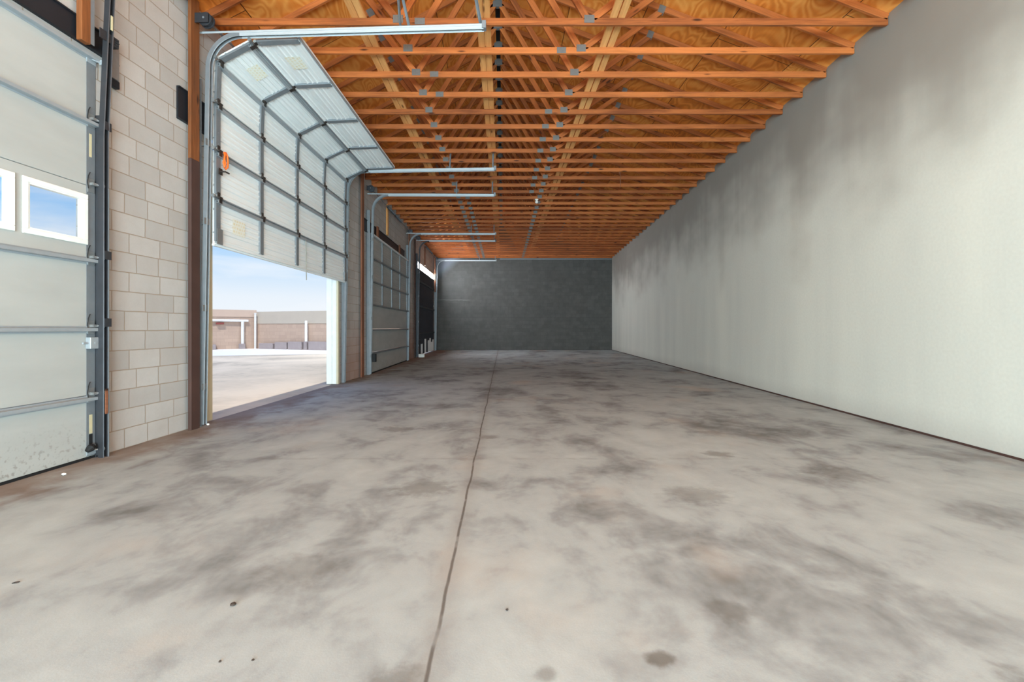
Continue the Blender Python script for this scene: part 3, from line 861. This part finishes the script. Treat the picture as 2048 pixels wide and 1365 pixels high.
for i, z in enumerate(z3[1:]):
    MB().extr([(yv3-.031 if i >= 3 else yv3-.007, z-.05), (yv3-.075, z-.047), (yv3-.075, z-.01), (yv3-.031 if i >= 3 else yv3-.007, z-.006)], 0, L3).build('strut', M_galvdull if i < 5 else M_lintelwhite, d3)
MB().box(0, L3, yv3-.0, yv3+.035, 0, .03).build('bottom_seal', M_dark, d3)
tracks(FB, RB, sB(12.1), -.16, -.09, 4.79, 3.4, 'track left of the closed grey door', [(-2.4, .1, 0, .4), (-3.36, .1, 0, .4)])
tracks(FB, RB, sB(17.22), -.16, -.09, 4.81, 3.4, 'track right of the closed grey door', [(-2.5, .1, 0, .38), (-3.36, .1, 0, .38)], sgn=-1)
p = FB @ Vector((sB(12.1), -.2, 0))
tag(MB().cbox(p.x-.05, p.x+.05, p.y-.05, p.y+.05, .34, .56, .008).build('control_box', M_dark), 'small dark box on the track left of the closed grey door', 'box')

# ---- fourth door: opening sheeted over with dark corrugated panels
d4 = empty('sheeted_door', FB @ Vector((sB(19.55), 0, 0)), RB, label='dark sheeted door with daylight gaps painted white on its lower ends, next to the back wall', cat='garage door')
L4 = sB(24.65)-sB(19.55)
nS = 10
for k in range(nS):
    x0 = L4*k/nS; x1 = L4*(k+1)/nS - .012
    prof = []
    n = 4
    for q in range(n*2+1):
        prof.append((x0+(x1-x0)*q/(n*2), -.02 if q % 2 else .0))
    zz = .62 + .12*math.sin(k*2.1)
    m = MB().sweep([((0,0,zz),(1,0,0),(0,1,0)), ((0,0,3.84),(1,0,0),(0,1,0))], prof + [(x1, .02), (x0, .02)], True)
    m.build('dark_sheet', M_tarp, d4)
    m = MB().sweep([((0,0,.05),(1,0,0),(0,1,0)), ((0,0,zz-.005),(1,0,0),(0,1,0))], prof + [(x1, .02), (x0, .02)], True)
    m.build('sheet_end_daylight', M_lintelwhite if k % 2 == 0 or k > 6 else M_tarp, d4)  # some ends coloured white for daylight through the bottom gaps
for z in (1.0, 2.2, 3.3):
    MB().box(0, L4, -.06, -.021, z-.04, z+.04).build('cross_rail', M_tarp, d4)
tracks(FB, RB, sB(19.3), -.16, -.09, 4.94, 3.4, 'track left of the dark sheeted door', [(-2.45, .1, 0, .25), (-3.36, .1, 0, .25)], mat=M_darksteel)
tracks(FB, RB, sB(24.9), -.16, -.09, 4.94, 3.4, 'track right of the dark sheeted door, against the back wall', [(-2.5, .1, 0, .25), (-3.36, .1, 0, .25)], sgn=-1)
p = FB @ Vector((sB(19.3), -.28, 0))
tag(MB().cbox(p.x-.14, p.x+.1, p.y-.1, p.y+.1, 0, .14, .01).build('white_block', M_chip), 'white block on the floor at the foot of the dark door track', 'block')

# ------------------------------------------------------------------ litter on the floor
def lump(name, x, y, r, mat, lab, cat, sx=1, sy=1, sz=.6, rz=0):
    import bmesh
    bm = bmesh.new(); bmesh.ops.create_icosphere(bm, subdivisions=2, radius=r)
    rnd = random.Random(name+lab)
    for v in bm.verts:
        k = 1+rnd.uniform(-.18, .18); v.co = Vector((v.co.x*sx*k, v.co.y*sy*k, v.co.z*sz*k))
    zmin = min(v.co.z for v in bm.verts)
    for v in bm.verts: v.co.z -= zmin
    me = bpy.data.meshes.new(name); bm.to_mesh(me); bm.free(); me.materials.append(mat)
    o = bpy.data.objects.new(name, me); COL.objects.link(o); o.location = (x, y, 0); o.rotation_euler = (0,0,rz)
    return tag(o, lab, cat)
fp = lambda u, v: ((u-1006)/(v-656)*1.25, 910*1.25/(v-656))
for u, v, r, mat, nm, lab, cat, k in (
    (466, 1212, .012, M_stone, 'pebble', 'dark brown pebble alone on the floor, lower left of the slab joint', 'pebble', dict()),
    (32, 1167, .016, M_stone, 'dry_leaf', 'thin dark leaf scrap on the floor at the left edge', 'leaf', dict(sy=.4, sz=.2, rz=.5)),
    (128, 951, .018, M_chip, 'plaster_chip', 'white chip on the floor below the nearest white door', 'chip', dict(sy=.7, sz=.5)),
    (416, 851, .02, M_chip, 'plaster_chip', 'white chip at the foot of the tall brown post', 'chip', dict(sy=.8, sz=.6)),
    (440, 1325, .005, M_stone, 'grit', 'tiny dark grit on the floor, leftmost of the two near the bottom', 'grit', dict()),
    (506, 1322, .005, M_stone, 'grit', 'tiny dark grit on the floor, right of its twin near the bottom', 'grit', dict()),
    (1014, 1222, .006, M_stone, 'grit', 'tiny dark grit on the floor right of the slab joint', 'grit', dict())):
    x, y = fp(u, v); lump(nm, x, y, r, mat, lab, cat, **k)

# ------------------------------------------------------------------ yard outside the open bay
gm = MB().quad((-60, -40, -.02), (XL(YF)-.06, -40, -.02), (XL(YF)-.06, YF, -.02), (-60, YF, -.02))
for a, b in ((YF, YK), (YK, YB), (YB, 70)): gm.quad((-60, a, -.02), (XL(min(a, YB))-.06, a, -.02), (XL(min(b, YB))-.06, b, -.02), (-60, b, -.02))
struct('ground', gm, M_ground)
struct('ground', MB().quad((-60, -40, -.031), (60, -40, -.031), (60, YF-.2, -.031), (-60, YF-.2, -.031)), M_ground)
struct('pavement', MB().quad((-27, 17.6, -.012), (-13.5, 20.2, -.012), (-5, 23.0, -.012), (-5, 30, -.012)).quad((-27, 17.6, -.012), (-5, 30, -.012), (-10, 34, -.012), (-27, 34, -.012)), M_paleground)
Cn = Vector((-15.0, 27.7, 0))
def yardwall(a, b, name, lab, top, band, bandmat):
    d = (b-a); L = d.length; rz = math.atan2(d.y, d.x)
    r = empty(name, a, rz, label=lab, cat='wall')
    s = 1 if name else 1
    MB().box(0, L, 0, .25, -.02, top-band).build('block_face', M_tan, r)
    MB().box(0, L, -.03, .28, top-band, top).build('upper_band', bandmat, r)
    return r
wl = yardwall(Vector((-24.0, 21.7, 0)), Cn, 'yard_wall', 'tan block yard wall with a white pipe, left of the yard corner', 2.32, .42, M_tancoping)
wr = yardwall(Cn, Vector((-5.4, 24.2, 0)), 'yard_wall', 'tan yard wall with grey upper band, right of the yard corner', 2.22, .72, M_greyband)
dl = (Cn-Vector((-24.0, 21.7, 0))); Ll = dl.length; rzl = math.atan2(dl.y, dl.x)
ML = Matrix.Translation((-24.0, 21.7, 0)) @ Matrix.Rotation(rzl, 4, 'Z')
dr = (Vector((-5.4, 24.2, 0))-Cn); rzr = math.atan2(dr.y, dr.x)
MRr = Matrix.Translation(Cn) @ Matrix.Rotation(rzr, 4, 'Z')
r = empty('pipe_rail', ML @ Vector((Ll-.75, -.12, 0)), rzl, label='white horizontal pipe on a short post before the tan yard wall', cat='pipe')
MB().tube([(-7.5, 0, 1.72), (.3, 0, 1.67)], .07, 12).build('pipe', M_white, r)
MB().tube([(0, 0, -.02), (0, 0, 1.64)], .085, 12).build('post', M_white, r)
MB().cbox(-.2, .14, -.12, .1, -.02, .3, .02).build('foot', M_kerbgrey, r)
def ypost(M, s, h, rad, lab, base=None):
    r = empty('bollard_post', M @ Vector((s, -.2, 0)), rzr, label=lab, cat='post', group='white posts in the yard')
    MB().tube([(0,0,-.02 if not base else base), (0,0,h-.03), (0,0,h)], [rad, rad, rad*.7], 14).build('pipe', M_white, r, smooth=False)
    if base: MB().cbox(-.12, .12, -.1, .12, -.02, base, .02).build('foot', M_kerbgrey, r)
    else: MB().tube([(0,0,h), (0,0,h+.04)], [rad*1.25, rad*1.1], 14).build('cap', M_white, r)
ypost(MRr, .12, 2.1, .06, 'slim white downpipe standing in the yard wall corner')
ypost(MRr, 4.0, 1.66, .075, 'white post on a grey foot before the grey-topped yard wall', .46)
p = ML @ Vector((Ll-1.9, -.1, 0))
tag(MB().cbox(-.2, .2, -.1, .12, 1.45, 1.55, .02).build('wall_lamp', M_redlamp, None, Matrix.Translation(p) @ Matrix.Rotation(rzl, 4, 'Z')), 'small dull red lamp on the tan yard wall under the white pipe', 'lamp')
for M, s, w, h, lab in ((ML, Ll-4.3, 1.1, .26, 'low grey block at the foot of the tan wall, left of its red lamp'), (ML, Ll-2.9, .8, .28, 'low grey block at the foot of the tan wall, under the red lamp'),
                     (MRr, .5, 1.1, .32, 'low grey block beside the yard corner downpipe'), (MRr, 1.75, .9, .4, 'low grey block between the downpipe and the footed white post'),
                     (MRr, 2.75, 1.0, .44, 'low dark grey block just left of the footed white post'), (MRr, 4.25, 2.3, .46, 'long low grey block right of the footed white post')):
    o = MB().cbox(0, w, -.32, -.02, -.02, h, .02).build('concrete_block', M_kerbgrey, None, M @ Matrix.Translation((s, 0, 0)))
    tag(o, lab, 'block', 'concrete blocks along the yard walls')

# ------------------------------------------------------------------ sky, sun, added fill lamps
w = bpy.data.worlds.new('World'); S.world = w; w.use_nodes = True
t = w.node_tree; N = t.nodes; Lk = t.links
bg = N['Background']
tc = N.new('ShaderNodeTexCoord'); sp = N.new('ShaderNodeSeparateXYZ'); Lk.new(tc.outputs['Generated'], sp.inputs[0])
cr = N.new('ShaderNodeValToRGB'); Lk.new(sp.outputs[2], cr.inputs[0])
els = [(0.0, srgb(242, 247, 252)), (.06, srgb(234, 243, 252)), (.12, srgb(200, 227, 252)), (.19, srgb(142, 200, 252)), (.34, srgb(92, 162, 242)), (1.0, srgb(70, 130, 215))]
while len(cr.color_ramp.elements) < len(els): cr.color_ramp.elements.new(.5)
for e, (p_, c) in zip(cr.color_ramp.elements, els): e.position = p_; e.color = c
mp = N.new('ShaderNodeMapping'); Lk.new(tc.outputs['Generated'], mp.inputs[0]); mp.inputs['Scale'].default_value = (3, 3, 13)
nz = N.new('ShaderNodeTexNoise'); Lk.new(mp.outputs[0], nz.inputs['Vector']); nz.inputs['Scale'].default_value = 1.6; nz.inputs['Detail'].default_value = 6; nz.inputs['Distortion'].default_value = .4
mr_ = N.new('ShaderNodeMapRange'); Lk.new(nz.outputs['Fac'], mr_.inputs[0]); mr_.inputs[1].default_value = .47; mr_.inputs[2].default_value = .78; mr_.inputs[4].default_value = .75
mx = N.new('ShaderNodeMix'); mx.data_type = 'RGBA'; Lk.new(mr_.outputs[0], mx.inputs[0]); Lk.new(cr.outputs[0], mx.inputs[6]); mx.inputs[7].default_value = (.95, .97, 1, 1)
Lk.new(mx.outputs[2], bg.inputs[0]); bg.inputs[1].default_value = .92

sun = bpy.data.lights.new('sun', 'SUN'); sun.energy = 2.5; sun.angle = math.radians(.6); sun.color = (1, .96, .9)
so = bpy.data.objects.new('sun', sun); COL.objects.link(so)
so.rotation_euler = Vector((.0, .66, -.95)).to_track_quat('-Z', 'Y').to_euler()

def area(name, loc, target, sx, sy, e, col=(1,1,1)):
    l = bpy.data.lights.new(name, 'AREA'); l.shape = 'RECTANGLE'; l.size = sx; l.size_y = sy; l.energy = e; l.color = col
    o = bpy.data.objects.new(name, l); COL.objects.link(o); o.location = loc
    o.rotation_euler = (Vector(target)-Vector(loc)).to_track_quat('-Z', 'Y').to_euler()
    return o
# fill lamps added in unseen front and side bays behind the camera
COOL = (.67, .915, 1)
area('added_front_fill', (.2, YF+.05, 2.2), (.2, 10, 5.5), 6.6, 4.2, 950, COOL)
area('added_side_fill', (XL(-3.9)+.05, -3.9, 1.95), (5, -1.5, 1.5), 4.4, 3.7, 450, COOL)
# uplight added low behind the camera to brighten deck and undersides
area('added_uplight', (.2, -5.2, .3), (.2, 6.0, 6.0), 6.6, 3.0, 2500, COOL)
for yl in (-3.0, .5, 3.9):  # downward fill lamps added out of view below the roof
    area('added_downlight', (.5, yl, 5.05), (.5, yl, 0), 7.0, .3, 30, COOL)

# ------------------------------------------------------------------ camera
cam = bpy.data.cameras.new('camera'); cam.sensor_width = 36; cam.lens = 36*910/2048
cam.shift_x = (1024-1006)/2048; cam.shift_y = -(682.5-656)/2048
co = bpy.data.objects.new('camera', cam); COL.objects.link(co); co.location = (0, 0, 1.25); co.rotation_euler = (PI/2, 0, 0)
S.camera = co
cam.clip_start = .05; cam.clip_end = 300
S.view_settings.view_transform = 'Standard'; S.view_settings.look = 'None'; S.view_settings.gamma = 1
S.view_settings.use_curve_mapping = False
S.view_settings.exposure = 0.14
S.cycles.use_denoising = True
S.cycles.max_bounces = 10; S.cycles.diffuse_bounces = 6
